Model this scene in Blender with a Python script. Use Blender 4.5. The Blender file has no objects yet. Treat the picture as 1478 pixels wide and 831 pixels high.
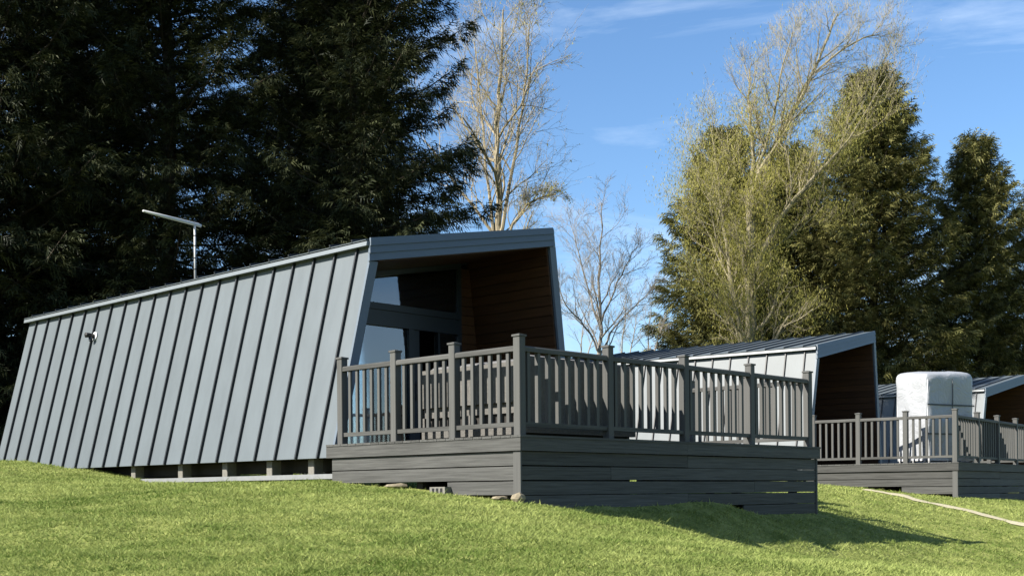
import bpy, math, random
import numpy as np
from mathutils import Matrix, Vector

# ------------------------------------------------------------------ camera, sky, sun, exposure
scene = bpy.context.scene
C = bpy.context.collection
ZC = 1.5                                   # eye height: every measured height is relative to the eye
ROLL = -0.0085
cam_d = bpy.data.cameras.new('camera'); cam = bpy.data.objects.new('camera', cam_d); C.objects.link(cam)
cam_d.sensor_fit = 'HORIZONTAL'; cam_d.sensor_width = 36.0; cam_d.lens = 36.0 * 1764.2 / 1478.0
cam_d.shift_y = (710.3 - 415.5) / 1478.0
cam_d.clip_start = 0.1; cam_d.clip_end = 6000
c_, s_ = math.cos(ROLL), math.sin(ROLL)
right = Vector((c_, 0, s_)); up = Vector((-s_, 0, c_)); back = right.cross(up)
cam.matrix_world = Matrix(((right.x, up.x, back.x, 0), (right.y, up.y, back.y, 0), (right.z, up.z, back.z, ZC), (0, 0, 0, 1)))
scene.camera = cam

SUN = Vector((1.2, 0.57, -1.0)).normalized()          # direction the sunlight travels
world = bpy.data.worlds.new('World'); scene.world = world; world.use_nodes = True
nt = world.node_tree; nt.nodes.clear()
out = nt.nodes.new('ShaderNodeOutputWorld'); bg = nt.nodes.new('ShaderNodeBackground')
sky = nt.nodes.new('ShaderNodeTexSky'); sky.sky_type = 'NISHITA'; sky.sun_disc = False
sky.sun_elevation = math.asin(-SUN.z); sky.sun_rotation = math.atan2(-SUN.x, -SUN.y)
sky.air_density = 1.0; sky.dust_density = 0.7; sky.ozone_density = 4.0; sky.altitude = 50
tc = nt.nodes.new('ShaderNodeTexCoord')
mp = nt.nodes.new('ShaderNodeMapping'); mp.inputs['Scale'].default_value = (1.6, 1.6, 7.5); mp.inputs['Rotation'].default_value = (0.12, 0.10, 0.6); mp.inputs['Location'].default_value = (0.9, 0.3, 0.75)
nz = nt.nodes.new('ShaderNodeTexNoise'); nz.inputs['Scale'].default_value = 2.1; nz.inputs['Detail'].default_value = 9; nz.inputs['Roughness'].default_value = 0.6; nz.inputs['Distortion'].default_value = 0.5
rp = nt.nodes.new('ShaderNodeValToRGB'); rp.color_ramp.elements[0].position = 0.49; rp.color_ramp.elements[1].position = 0.92
mx = nt.nodes.new('ShaderNodeMix'); mx.data_type = 'RGBA'; mx.inputs['B'].default_value = (7.5, 8.3, 9.0, 1)
L = nt.links.new
L(tc.outputs['Generated'], mp.inputs['Vector']); L(mp.outputs['Vector'], nz.inputs['Vector']); L(nz.outputs['Fac'], rp.inputs['Fac'])
mul = nt.nodes.new('ShaderNodeMath'); mul.operation = 'MULTIPLY'; mul.inputs[1].default_value = 0.55
L(rp.outputs['Color'], mul.inputs[0]); L(mul.outputs[0], mx.inputs['Factor'])
hs = nt.nodes.new('ShaderNodeHueSaturation'); hs.inputs['Saturation'].default_value = 1.10
L(sky.outputs['Color'], hs.inputs['Color']); L(hs.outputs['Color'], mx.inputs['A']); L(mx.outputs['Result'], bg.inputs['Color']); L(bg.outputs['Background'], out.inputs['Surface'])
bg.inputs['Strength'].default_value = 0.061
sun_d = bpy.data.lights.new('sun', 'SUN'); sun_d.energy = 4.2; sun_d.angle = math.radians(0.5); sun_d.color = (1.0, 0.94, 0.84)
sun = bpy.data.objects.new('sun', sun_d); C.objects.link(sun); sun.location = (-20, -12, 30)
sun.rotation_euler = SUN.to_track_quat('-Z', 'Y').to_euler()
scene.view_settings.view_transform = 'Standard'; scene.view_settings.look = 'None'
scene.view_settings.exposure = 1.75; scene.view_settings.gamma = 1.0; scene.view_settings.use_curve_mapping = False

rng = np.random.default_rng(7); random.seed(7)

# ------------------------------------------------------------------ material helpers
def new_mat(name):
    m = bpy.data.materials.new(name); m.use_nodes = True
    n = m.node_tree; b = n.nodes['Principled BSDF']
    return m, n, b
def N(n, t, **kw):
    x = n.nodes.new(t)
    for k, v in kw.items(): setattr(x, k, v)
    return x
def surf(name, col, rough=0.6, var=0.15, scale=(3, 3, 3), nscale=4.0, bump=0.1, bscale=None, spec=0.3, metal=0.0, objvar=0.0, detail=6, dist=0.01):
    """principled surface with noise-varied colour, a little relief and per-piece variation"""
    m, n, b = new_mat(name); l = n.links.new
    t = N(n, 'ShaderNodeTexCoord'); mapn = N(n, 'ShaderNodeMapping'); mapn.inputs['Scale'].default_value = scale
    info = N(n, 'ShaderNodeObjectInfo')
    add = N(n, 'ShaderNodeVectorMath', operation='ADD'); sc = N(n, 'ShaderNodeVectorMath', operation='SCALE'); sc.inputs['Scale'].default_value = 31.0
    comb = N(n, 'ShaderNodeCombineXYZ')
    for i in range(3): l(info.outputs['Random'], comb.inputs[i])
    l(comb.outputs[0], sc.inputs[0]); l(t.outputs['Object'], mapn.inputs['Vector']); l(mapn.outputs[0], add.inputs[0]); l(sc.outputs[0], add.inputs[1])
    nz = N(n, 'ShaderNodeTexNoise'); nz.inputs['Scale'].default_value = nscale; nz.inputs['Detail'].default_value = detail; nz.inputs['Roughness'].default_value = 0.62
    l(add.outputs[0], nz.inputs['Vector'])
    mr = N(n, 'ShaderNodeMapRange'); mr.inputs['From Min'].default_value = 0.28; mr.inputs['From Max'].default_value = 0.72
    mr.inputs['To Min'].default_value = 1 - var; mr.inputs['To Max'].default_value = 1 + var
    l(nz.outputs['Fac'], mr.inputs['Value'])
    ov = N(n, 'ShaderNodeMapRange'); ov.inputs['To Min'].default_value = 1 - objvar; ov.inputs['To Max'].default_value = 1 + objvar
    l(info.outputs['Random'], ov.inputs['Value'])
    mu = N(n, 'ShaderNodeMath', operation='MULTIPLY'); l(mr.outputs[0], mu.inputs[0]); l(ov.outputs[0], mu.inputs[1])
    vm = N(n, 'ShaderNodeVectorMath', operation='SCALE'); vm.inputs[0].default_value = col; l(mu.outputs[0], vm.inputs['Scale'])
    l(vm.outputs[0], b.inputs['Base Color'])
    b.inputs['Roughness'].default_value = rough; b.inputs['Specular IOR Level'].default_value = spec; b.inputs['Metallic'].default_value = metal
    if bump:
        nb = nz
        if bscale:
            nb = N(n, 'ShaderNodeTexNoise'); nb.inputs['Scale'].default_value = bscale; nb.inputs['Detail'].default_value = 5; l(add.outputs[0], nb.inputs['Vector'])
        bp = N(n, 'ShaderNodeBump'); bp.inputs['Strength'].default_value = bump; bp.inputs['Distance'].default_value = dist
        l(nb.outputs['Fac'], bp.inputs['Height']); l(bp.outputs[0], b.inputs['Normal'])
    return m
M = {}
M['zinc'] = surf('zinc_panel', (0.073, 0.088, 0.098), rough=0.5, var=0.09, scale=(2.2, 2.2, 0.6), nscale=1.8, bump=0.35, bscale=0.8, spec=0.32, objvar=0.05, dist=0.02)
M['seam'] = surf('shade_darkened_seam', (0.01, 0.013, 0.017), rough=0.5, var=0.1, bump=0, spec=0.35)  # seam colour darkened to carry the rib's shaded side and cast shadow
M['trim'] = surf('zinc_edge', (0.12, 0.138, 0.15), rough=0.4, var=0.08, bump=0.1, spec=0.5)
M['anthracite'] = surf('anthracite_board', (0.080, 0.103, 0.130), rough=0.5, var=0.10, scale=(1, 1, 20), nscale=6, bump=0.15, objvar=0.05)
M['frame'] = surf('anthracite_frame', (0.018, 0.024, 0.031), rough=0.4, var=0.06, bump=0)
M['wood_x'] = surf('composite_board_x', (0.056, 0.0565, 0.054), rough=0.65, var=0.38, scale=(0.9, 26, 26), nscale=1.8, bump=0.5, objvar=0.2, dist=0.004, spec=0.12)
M['wood_y'] = surf('composite_board_y', (0.056, 0.0565, 0.054), rough=0.65, var=0.38, scale=(26, 0.9, 26), nscale=1.8, bump=0.5, objvar=0.2, dist=0.004, spec=0.12)
M['wood_z'] = surf('composite_board_z', (0.069, 0.0695, 0.067), rough=0.6, var=0.14, scale=(30, 30, 0.8), nscale=1.4, bump=0.35, objvar=0.08, dist=0.003, spec=0.12)
M['underframe'] = surf('dark_underframe', (0.02, 0.018, 0.016), rough=0.8, var=0.2, bump=0.2)
M['cedar'] = surf('cedar_board', (0.050, 0.021, 0.007), rough=0.6, var=0.35, scale=(14, 0.8, 14), nscale=2.0, bump=0.3, objvar=0.18, dist=0.004)
M['lining'] = surf('dark_lining', (0.02, 0.02, 0.021), rough=0.8, var=0.1, bump=0)
M['galv'] = surf('galvanised_steel', (0.155, 0.16, 0.165), rough=0.45, var=0.12, bump=0.05, spec=0.5)
M['concrete'] = surf('concrete', (0.13, 0.125, 0.11), rough=0.9, var=0.2, nscale=9, bump=0.4)
M['white_plastic'] = surf('white_plastic', (0.42, 0.425, 0.43), rough=0.4, var=0.05, bump=0)
M['black'] = surf('black_rubber', (0.012, 0.012, 0.013), rough=0.5, var=0.1, bump=0)
M['fabric'] = surf('pale_curtain', (0.3, 0.295, 0.285), rough=0.9, var=0.10, scale=(25, 2, 1), nscale=1.0, bump=0.3)
M['blind'] = surf('sky_tinted_blind', (0.62, 0.70, 0.78), rough=0.8, var=0.06, bump=0)  # blue in the colour stands for sky reflected in the pane
M['paper'] = surf('notice_film', (0.33, 0.40, 0.46), rough=0.6, var=0.08, bump=0)
M['ink'] = surf('notice_print', (0.60, 0.68, 0.74), rough=0.6, var=0.05, bump=0)
M['rattan'] = surf('pale_rattan', (0.085, 0.082, 0.076), rough=0.7, var=0.3, scale=(1, 1, 1), nscale=45, bump=0.6, dist=0.004)
M['cushion'] = surf('grey_cushion', (0.1, 0.1, 0.1), rough=0.9, var=0.1, nscale=8, bump=0.2)
M['stone'] = surf('pale_stone', (0.17, 0.145, 0.1), rough=0.9, var=0.3, nscale=6, bump=0.5)
M['gravel'] = surf('pale_gravel', (0.34, 0.31, 0.21), rough=0.95, var=0.3, nscale=30, bump=0.8, dist=0.02)

def glass():
    m = bpy.data.materials.new('window_glass'); m.use_nodes = True; n = m.node_tree; n.nodes.clear(); l = n.links.new
    o = N(n, 'ShaderNodeOutputMaterial'); mixs = N(n, 'ShaderNodeMixShader'); tr = N(n, 'ShaderNodeBsdfTransparent'); gl = N(n, 'ShaderNodeBsdfGlossy')
    tr.inputs['Color'].default_value = (0.80, 0.86, 0.88, 1); gl.inputs['Roughness'].default_value = 0.02; gl.inputs['Color'].default_value = (0.9, 0.95, 1, 1)
    fr = N(n, 'ShaderNodeFresnel'); fr.inputs['IOR'].default_value = 1.55
    mm = N(n, 'ShaderNodeMath', operation='MULTIPLY_ADD'); mm.inputs[1].default_value = 1.6; mm.inputs[2].default_value = 0.06; mm.use_clamp = True
    l(fr.outputs[0], mm.inputs[0]); l(mm.outputs[0], mixs.inputs[0]); l(tr.outputs[0], mixs.inputs[1]); l(gl.outputs[0], mixs.inputs[2]); l(mixs.outputs[0], o.inputs['Surface'])
    return m
M['glass'] = glass()

def cover_mat():
    m, n, b = new_mat('quilted_cover'); l = n.links.new
    t = N(n, 'ShaderNodeTexCoord'); nz = N(n, 'ShaderNodeTexNoise'); nz.inputs['Scale'].default_value = 3.2; nz.inputs['Detail'].default_value = 4; nz.inputs['Distortion'].default_value = 2.2
    l(t.outputs['Object'], nz.inputs['Vector'])
    bp = N(n, 'ShaderNodeBump'); bp.inputs['Strength'].default_value = 0.55; bp.inputs['Distance'].default_value = 0.05
    l(nz.outputs['Fac'], bp.inputs['Height']); l(bp.outputs[0], b.inputs['Normal'])
    b.inputs['Base Color'].default_value = (0.24, 0.252, 0.27, 1); b.inputs['Roughness'].default_value = 0.45; b.inputs['Specular IOR Level'].default_value = 0.5
    return m
M['cover'] = cover_mat()

def leaf_mat(name, dark, light, trans=0.25, rough=0.55):
    m = bpy.data.materials.new(name); m.use_nodes = True; n = m.node_tree; n.nodes.clear(); l = n.links.new
    o = N(n, 'ShaderNodeOutputMaterial'); at = N(n, 'ShaderNodeAttribute', attribute_name='tint')
    mixc = N(n, 'ShaderNodeMix', data_type='RGBA'); mixc.inputs['A'].default_value = (*dark, 1); mixc.inputs['B'].default_value = (*light, 1)
    l(at.outputs['Fac'], mixc.inputs['Factor'])
    pb = N(n, 'ShaderNodeBsdfPrincipled'); pb.inputs['Roughness'].default_value = rough; pb.inputs['Specular IOR Level'].default_value = 0.08
    tl = N(n, 'ShaderNodeBsdfTranslucent'); ms = N(n, 'ShaderNodeMixShader'); ms.inputs[0].default_value = trans
    l(mixc.outputs['Result'], pb.inputs['Base Color']); l(mixc.outputs['Result'], tl.inputs['Color'])
    l(pb.outputs[0], ms.inputs[1]); l(tl.outputs[0], ms.inputs[2]); l(ms.outputs[0], o.inputs['Surface'])
    return m
M['leaf_dark'] = leaf_mat('dark_conifer_foliage', (0.011, 0.016, 0.008), (0.054, 0.060, 0.027), 0.15)
M['leaf_olive'] = leaf_mat('olive_conifer_foliage', (0.022, 0.029, 0.011), (0.195, 0.185, 0.066), 0.2)
M['leaf_poplar'] = leaf_mat('spring_foliage', (0.175, 0.170, 0.038), (0.36, 0.335, 0.098), 0.35)
M['grass'] = leaf_mat('grass_blade', (0.078, 0.128, 0.022), (0.33, 0.365, 0.118), 0.30, 0.6)
M['bark_dark'] = surf('dark_bark', (0.045, 0.036, 0.026), rough=0.9, var=0.3, scale=(4, 4, 1), nscale=6, bump=0.6, dist=0.03)
M['bark_pale'] = surf('pale_bark', (0.20, 0.175, 0.115), rough=0.85, var=0.3, scale=(4, 4, 1), nscale=5, bump=0.4, dist=0.02)
M['bark_grey'] = surf('grey_brown_bark', (0.20, 0.18, 0.155), rough=0.9, var=0.25, scale=(4, 4, 1), nscale=5, bump=0.3, dist=0.02)
M['bark_moss'] = surf('mossy_bark', (0.22, 0.19, 0.13), rough=0.9, var=0.35, scale=(3, 3, 1), nscale=4, bump=0.4, dist=0.02)

def soil_mat():
    m, n, b = new_mat('lawn_thatch'); l = n.links.new
    t = N(n, 'ShaderNodeTexCoord'); nz = N(n, 'ShaderNodeTexNoise'); nz.inputs['Scale'].default_value = 3.0; nz.inputs['Detail'].default_value = 12; nz.inputs['Roughness'].default_value = 0.75
    l(t.outputs['Object'], nz.inputs['Vector'])
    r = N(n, 'ShaderNodeValToRGB'); r.color_ramp.elements[0].position = 0.38; r.color_ramp.elements[0].color = (0.075, 0.10, 0.02, 1)
    r.color_ramp.elements[1].position = 0.7; r.color_ramp.elements[1].color = (0.24, 0.255, 0.08, 1)
    l(nz.outputs['Fac'], r.inputs['Fac']); l(r.outputs['Color'], b.inputs['Base Color'])
    n2 = N(n, 'ShaderNodeTexNoise'); n2.inputs['Scale'].default_value = 18; n2.inputs['Detail'].default_value = 6; l(t.outputs['Object'], n2.inputs['Vector'])
    bp = N(n, 'ShaderNodeBump'); bp.inputs['Strength'].default_value = 0.8; bp.inputs['Distance'].default_value = 0.05
    l(n2.outputs['Fac'], bp.inputs['Height']); l(bp.outputs[0], b.inputs['Normal']); b.inputs['Roughness'].default_value = 0.95; b.inputs['Specular IOR Level'].default_value = 0.1
    return m
M['soil'] = soil_mat()

# ------------------------------------------------------------------ object helpers
def mesh(name, vs, fs, mat, smooth=False):
    me = bpy.data.meshes.new(name); me.from_pydata([tuple(map(float, v)) for v in vs], [], fs); me.materials.append(mat)
    import bmesh
    bm = bmesh.new(); bm.from_mesh(me); bmesh.ops.recalc_face_normals(bm, faces=bm.faces); bm.to_mesh(me); bm.free()
    if smooth:
        for p in me.polygons: p.use_smooth = True
    return me
def link(name, me, parent=None, loc=(0, 0, 0), rot=(0, 0, 0)):
    o = bpy.data.objects.new(name, me); C.objects.link(o); o.parent = parent; o.location = loc; o.rotation_euler = rot
    return o
def tag(o, label=None, cat=None, group=None, kind=None):
    for k, v in (('label', label), ('category', cat), ('group', group), ('kind', kind)):
        if v: o[k] = v
    return o
class MB:
    def __init__(s): s.v = []; s.f = []
    def add(s, vs, fs):
        o = len(s.v); s.v += list(vs); s.f += [tuple(i + o for i in f) for f in fs]; return s
    def box(s, x0, x1, y0, y1, z0, z1):
        return s.add([(x0, y0, z0), (x1, y0, z0), (x1, y1, z0), (x0, y1, z0), (x0, y0, z1), (x1, y0, z1), (x1, y1, z1), (x0, y1, z1)],
                     [(0, 3, 2, 1), (4, 5, 6, 7), (0, 1, 5, 4), (1, 2, 6, 5), (2, 3, 7, 6), (3, 0, 4, 7)])
    def prism_y(s, poly, y0, y1):          # polygon in x,z extruded along y
        n = len(poly)
        return s.add([(x, y0, z) for x, z in poly] + [(x, y1, z) for x, z in poly],
                     [tuple(range(n)), tuple(range(2 * n - 1, n - 1, -1))] + [(i, (i + 1) % n, n + (i + 1) % n, n + i) for i in range(n)])
    def prism_x(s, poly, x0, x1):          # polygon in y,z extruded along x
        n = len(poly)
        return s.add([(x0, y, z) for y, z in poly] + [(x1, y, z) for y, z in poly],
                     [tuple(range(n)), tuple(range(2 * n - 1, n - 1, -1))] + [(i, (i + 1) % n, n + (i + 1) % n, n + i) for i in range(n)])
    def cbox(s, x0, x1, y0, y1, z0, z1, c=0.006):   # box with chamfered vertical edges
        p = [(x0 + c, y0), (x1 - c, y0), (x1, y0 + c), (x1, y1 - c), (x1 - c, y1), (x0 + c, y1), (x0, y1 - c), (x0, y0 + c)]
        n = 8
        return s.add([(x, y, z0) for x, y in p] + [(x, y, z1) for x, y in p],
                     [tuple(range(7, -1, -1)), tuple(range(8, 16))] + [(i, (i + 1) % n, n + (i + 1) % n, n + i) for i in range(n)])
    def tube(s, p, r, k=6, cap=True):
        p = [Vector(q) for q in p]; rings = []
        for i, q in enumerate(p):
            d = (p[min(i + 1, len(p) - 1)] - p[max(i - 1, 0)]).normalized()
            a = d.orthogonal().normalized() if i == 0 else (a - d * a.dot(d)).normalized()
            b = d.cross(a); rr = r[i] if hasattr(r, '__len__') else r
            rings.append([tuple(q + (a * math.cos(2 * math.pi * j / k) + b * math.sin(2 * math.pi * j / k)) * rr) for j in range(k)])
        vs = sum(rings, []); fs = []
        for i in range(len(p) - 1):
            for j in range(k):
                fs.append((i * k + j, i * k + (j + 1) % k, (i + 1) * k + (j + 1) % k, (i + 1) * k + j))
        if cap: fs += [tuple(range(k - 1, -1, -1)), tuple(range((len(p) - 1) * k, len(p) * k))]
        return s.add(vs, fs)
    def mesh(s, name, mat, smooth=False): return mesh(name, s.v, s.f, mat, smooth)
def tris_mesh(name, V, mat, tint=None):     # V: (n,3,3) triangle soup built by numpy
    n = len(V); me = bpy.data.meshes.new(name)
    me.vertices.add(n * 3); me.vertices.foreach_set('co', V.reshape(-1).astype(np.float32))
    me.loops.add(n * 3); me.loops.foreach_set('vertex_index', np.arange(n * 3, dtype=np.int32))
    me.polygons.add(n); me.polygons.foreach_set('loop_start', np.arange(0, n * 3, 3, dtype=np.int32))
    if tint is not None:
        at = me.attributes.new('tint', 'FLOAT', 'POINT'); at.data.foreach_set('value', np.repeat(tint, 3).astype(np.float32))
    me.update(calc_edges=True); me.materials.append(mat)
    return me
def copy_tree(o, parent=None, skip=()):
    c = o.copy(); C.objects.link(c); c.parent = parent
    for ch in list(o.children):
        if ch.name.split('.')[0] in skip: continue
        copy_tree(ch, c, skip)
    return c

# plots: (yaw, x, y, z of the local frame); local x runs along the cabin front, local y from the deck edge to the cabin's rear
UNITS = [(0.8094, 0.0948, 13.4638, ZC), (0.927, 9.277, 25.459, ZC - 0.078), (0.82, 17.6, 37.5, ZC - 0.09)]
def U(k, b, a, z=0.0):
    yaw, X, Y, Z = UNITS[k]; c, s = math.cos(yaw), math.sin(yaw)
    return (X + c * b - s * a, Y + s * b + c * a, Z + z)

# ------------------------------------------------------------------ ground
cp = []
def g(x, y, z): cp.append((x, y, z))
def gu(k, b, a, z): p = U(k, b, a); cp.append((p[0], p[1], z))
for p in [(0, 0, -1.5), (-6, 0, -1.4), (6, 0, -1.65), (0, -10, -1.9), (-10, 3, -1.0), (11, 3, -1.8), (0, 8, -.547), (-3.5, 8.4, -.54), (4.3, 10.3, -.75),
          (3.0, 14.6, -.76), (4.2, 15.8, -.83), (5.4, 16.9, -.88), (7.5, 19.4, -.88), (9.2, 20.8, -.70), (8.2, 24.0, -.24), (6.64, 26.6, .11), (6.0, 24.0, .05), (10, 12, -1.15), (12.5, 18, -1.15),
          (17, 24, -1.0), (6, 36, .2), (18, 46, .1), (0, 31, .35), (-9, 33, .5), (-12, 20, .75), (-7, 12, -.15), (-15, 14, .2), (30, 40, -.4)]: g(*p)
for a, z in [(3.3, .138), (2.23, .10), (1.73, .037), (1.24, -.015), (.55, -.058), (.04, -.105)]: gu(0, -0.08, a, z)
for b, z in [(.97, -.18), (1.63, -.19), (2.65, -.18), (3.2, -.155), (3.8, -.19), (4.45, -.29), (6.3, -.365)]: gu(0, b, -0.06, z)
for a, z in [(13.3, .67), (11.5, .55), (10, .44), (9.0, .33), (7.6, .165), (6.2, .145), (4.9, .13)]: gu(0, -0.3 if a < 8.5 else -0.1, a, z)
for b, a, z in [(2.4, 5, .05), (2.4, 9, .15), (2.4, 13, .5), (5, 9, .2), (3, 1.5, -.15), (6.6, 3, -.08), (8, 6, .1)]: gu(0, b, a, z)
gu(1, 0, -0.1, -.20); gu(1, -.1, 3.3, .14); gu(1, 5, -.3, -.34); gu(1, 2.4, 9, .2); gu(1, -1, 9, .25)
cp = np.array(cp)
def vnoise(x, y, s, seed):
    r = np.random.default_rng(seed).random((64, 64)); fx, fy = x * s, y * s; ix, iy = np.floor(fx).astype(int), np.floor(fy).astype(int); tx, ty = fx - ix, fy - iy
    tx = tx * tx * (3 - 2 * tx); ty = ty * ty * (3 - 2 * ty); q = lambda i, j: r[i % 64, j % 64]
    return (q(ix, iy) * (1 - tx) + q(ix + 1, iy) * tx) * (1 - ty) + (q(ix, iy + 1) * (1 - tx) + q(ix + 1, iy + 1) * tx) * ty
def tps(r): return np.where(r > 1e-9, r * r * np.log(np.maximum(r, 1e-9)), 0)
n_ = len(cp); K = tps(np.linalg.norm(cp[:, None, :2] - cp[None, :, :2], axis=2)) + np.eye(n_) * 0.02
Pm = np.c_[np.ones(n_), cp[:, :2]]; sol = np.linalg.solve(np.block([[K, Pm], [Pm.T, np.zeros((3, 3))]]), np.r_[cp[:, 2], 0, 0, 0])
def ground(x, y):
    x = np.asarray(x, float); y = np.asarray(y, float); sh = x.shape; x = x.ravel(); y = y.ravel(); z = np.empty(len(x))
    for i in range(0, len(x), 40000):
        q = np.c_[x[i:i + 40000], y[i:i + 40000]]
        z[i:i + 40000] = tps(np.linalg.norm(q[:, None] - cp[None, :, :2], axis=2)) @ sol[:n_] + sol[n_] + q @ sol[n_ + 1:]
    d = np.hypot(x - 3, y - 18); w = np.clip((d - 24) / 20, 0, 1); w = w * w * (3 - 2 * w)
    far = np.clip((y - 5) / 30, 0, 1) * 1.6 - 1.3
    z = z * (1 - w) + far * w
    z += 0.012 * np.sin(x * 2.3 + 1.1 * np.sin(y * 1.7)) * np.cos(y * 2.9 + x) + 0.006 * np.sin(x * 5.1 + y * 3.3)
    near = np.clip(1.6 - d / 24, 0, 1)
    z += near * (0.034 * (vnoise(x, y, 1.15, 21) - .5) + 0.030 * (vnoise(x, y, 2.6, 22) - .5))
    return (z + ZC).reshape(sh)
def lines(lo, hi, step, far):
    a = list(np.arange(lo, hi + 1e-6, step)); st = step
    while a[-1] < far: st *= 1.35; a.append(a[-1] + st)
    st = step
    while a[0] > -far: st *= 1.35; a.insert(0, a[0] - st)
    return np.array(a)
gx, gy = lines(-14, 18, 0.16, 1500), lines(2, 36, 0.13, 1500)
GX, GY = np.meshgrid(gx, gy); GZ = ground(GX, GY)
nx, ny = len(gx), len(gy); idx = np.arange(nx * ny).reshape(ny, nx)
me = bpy.data.meshes.new('lawn'); F4 = np.stack([idx[:-1, :-1], idx[:-1, 1:], idx[1:, 1:], idx[1:, :-1]], -1).reshape(-1, 4)
me.vertices.add(nx * ny); me.vertices.foreach_set('co', np.stack([GX, GY, GZ], -1).reshape(-1).astype(np.float32))
me.loops.add(F4.size); me.loops.foreach_set('vertex_index', F4.reshape(-1).astype(np.int32))
me.polygons.add(len(F4)); me.polygons.foreach_set('loop_start', np.arange(0, F4.size, 4, dtype=np.int32)); me.polygons.foreach_set('use_smooth', np.ones(len(F4), bool))
me.update(calc_edges=True); me.materials.append(M['soil'])
tag(link('lawn', me), 'sloping mown green lawn running down from the cabins', kind='structure')

# pale gravel strip in front of the far deck
pth = [(7.35, 25.2), (7.9, 23.6), (8.55, 21.9), (9.3, 20.3), (10.3, 18.6), (11.6, 17.0)]
pv, pf = [], []
fine = [(np.interp(t, range(6), [p[0] for p in pth]), np.interp(t, range(6), [p[1] for p in pth])) for t in np.linspace(0, 5, 41)]
for i, (x, y) in enumerate(fine):
    d = Vector((fine[min(i + 1, 40)][0] - fine[max(i - 1, 0)][0], fine[min(i + 1, 40)][1] - fine[max(i - 1, 0)][1])).normalized()
    w = 0.16 + 0.03 * math.sin(i * 1.7) + .02 * math.sin(i * 4.1)
    for s in (-1, -.33, .33, 1):
        xx, yy = x - d.y * w * s, y + d.x * w * s; pv.append((xx, yy, float(ground(xx, yy)) + (0.012 if abs(s) == 1 else 0.03)))
    if i:
        for j in range(3): pf.append((4 * i - 4 + j, 4 * i - 3 + j, 4 * i + 1 + j, 4 * i + j))
tag(link('path', mesh('path', pv, pf, M['gravel'], True)), 'narrow pale gravel strip crossing the grass below the far deck', kind='structure')
PATH = np.array(fine)

# grass blades
def in_units(x, y, pad):
    bad = np.zeros(len(x), bool)
    for k in (0, 1, 2):
        yaw, X, Y, Z = UNITS[k]; c, s = math.cos(yaw), math.sin(yaw); b = (x - X) * c + (y - Y) * s; a = -(x - X) * s + (y - Y) * c
        bad |= (b > .03 + pad) & (b < 6.35 - pad) & (a > .03 + pad) & (a < 3.5)
        bad |= (b > .25 + pad) & (b < 4.6 - pad) & (a > 3.2) & (a < 13.3)
    return bad
def blades(nb):
    t = rng.random(nb); y = 5.2 * (46 / 5.2) ** t                     # density falls with the square of the distance
    x = y * rng.uniform(-0.52, 0.50, nb) + rng.normal(0, .4, nb)
    keep = ~in_units(x, y, 0.0)
    dp = np.min(np.hypot(x[:, None] - PATH[None, ::4, 0], y[:, None] - PATH[None, ::4, 1]), axis=1)
    keep &= ~((dp < 0.35) & (rng.random(nb) < 0.93))
    foot = np.zeros(nb, bool)
    for k in (0, 1):
        yaw, X, Y, Z = UNITS[k]; c, s = math.cos(yaw), math.sin(yaw); b = (x - X) * c + (y - Y) * s; a = -(x - X) * s + (y - Y) * c
        wv = .16 + .12 * vnoise(x, y, 2.2, 9)
        foot |= (b > -wv) & (b < 6.4 + wv) & (a > -wv) & (a < 3.4)
    keep &= ~(foot & (rng.random(nb) < .72))
    x, y, foot = x[keep], y[keep], foot[keep]; n = len(x); z = ground(x, y)
    big = np.clip((vnoise(x, y, 0.5, 1) * .35 + vnoise(x, y, 1.3, 2) * .25 + vnoise(x * .6, y * 1.3, 4.0, 5) * .40 - .5) * 1.7 + .5, 0, 1); cl = vnoise(x, y, 7, 3) * .6 + vnoise(x, y, 19, 4) * .4
    h = (0.009 + 0.017 * rng.random(n)) * (0.4 + 1.2 * cl) * (1 + 1.2 * (rng.random(n) < .025)) * (1 + 0.02 * y)
    az = rng.uniform(0, 2 * math.pi, n); lean = rng.uniform(0.5, 2.6, n) * h
    w = rng.uniform(0.0026, 0.0055, n) * (0.55 + 0.075 * y)
    fa = rng.uniform(0, 2 * math.pi, n); dx, dy = np.cos(fa) * w, np.sin(fa) * w
    V = np.empty((n, 3, 3)); V[:, 0] = np.c_[x - dx, y - dy, z - .006]; V[:, 1] = np.c_[x + dx, y + dy, z - .006]
    V[:, 2] = np.c_[x + np.cos(az) * lean, y + np.sin(az) * lean, z + h]
    tint = np.clip(.05 + .75 * big + .35 * (rng.random(n) - .5) + .35 * (cl - .5), 0, 1)
    dry = (rng.random(n) < 0.03) | foot; tint[dry] = 1.0
    return V, tint
V, tint = blades(800000)
tag(link('grass', tris_mesh('grass', V, M['grass'], tint)), 'short green grass blades covering the lawn', 'grass', kind='stuff')

# ------------------------------------------------------------------ cabin
PITCH = 0.4735; SEAM0 = 3.635; A0, A1 = 3.35, 13.45
def panel_set(parent, base, t, length, nrm, a_list, rib=0.037, name='wall_panel'):
    """standing-seam trays (one object each) and their seams; base/t/nrm in the x,z section plane"""
    bx, bz = base; tx, tz = t; nx_, nz_ = nrm
    def pt(s, n): return (bx + tx * s + nx_ * n, bz + tz * s + nz_ * n)
    cache = {}
    for a0, a1 in a_list:
        w = round(a1 - a0, 4)
        if w not in cache:
            m = MB(); m.prism_y([pt(0, -.012), pt(length, -.012), pt(length, 0), pt(0, 0)], 0.0, w - .001)
            cache[w] = m.mesh(name, M['zinc'])
        link(name, cache[w], parent, (0, a0, 0))
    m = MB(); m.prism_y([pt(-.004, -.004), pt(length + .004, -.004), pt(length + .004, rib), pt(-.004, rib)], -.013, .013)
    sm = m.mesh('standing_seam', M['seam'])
    for a0, a1 in a_list[1:]: link('standing_seam', sm, parent, (0, a0, 0))
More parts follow.
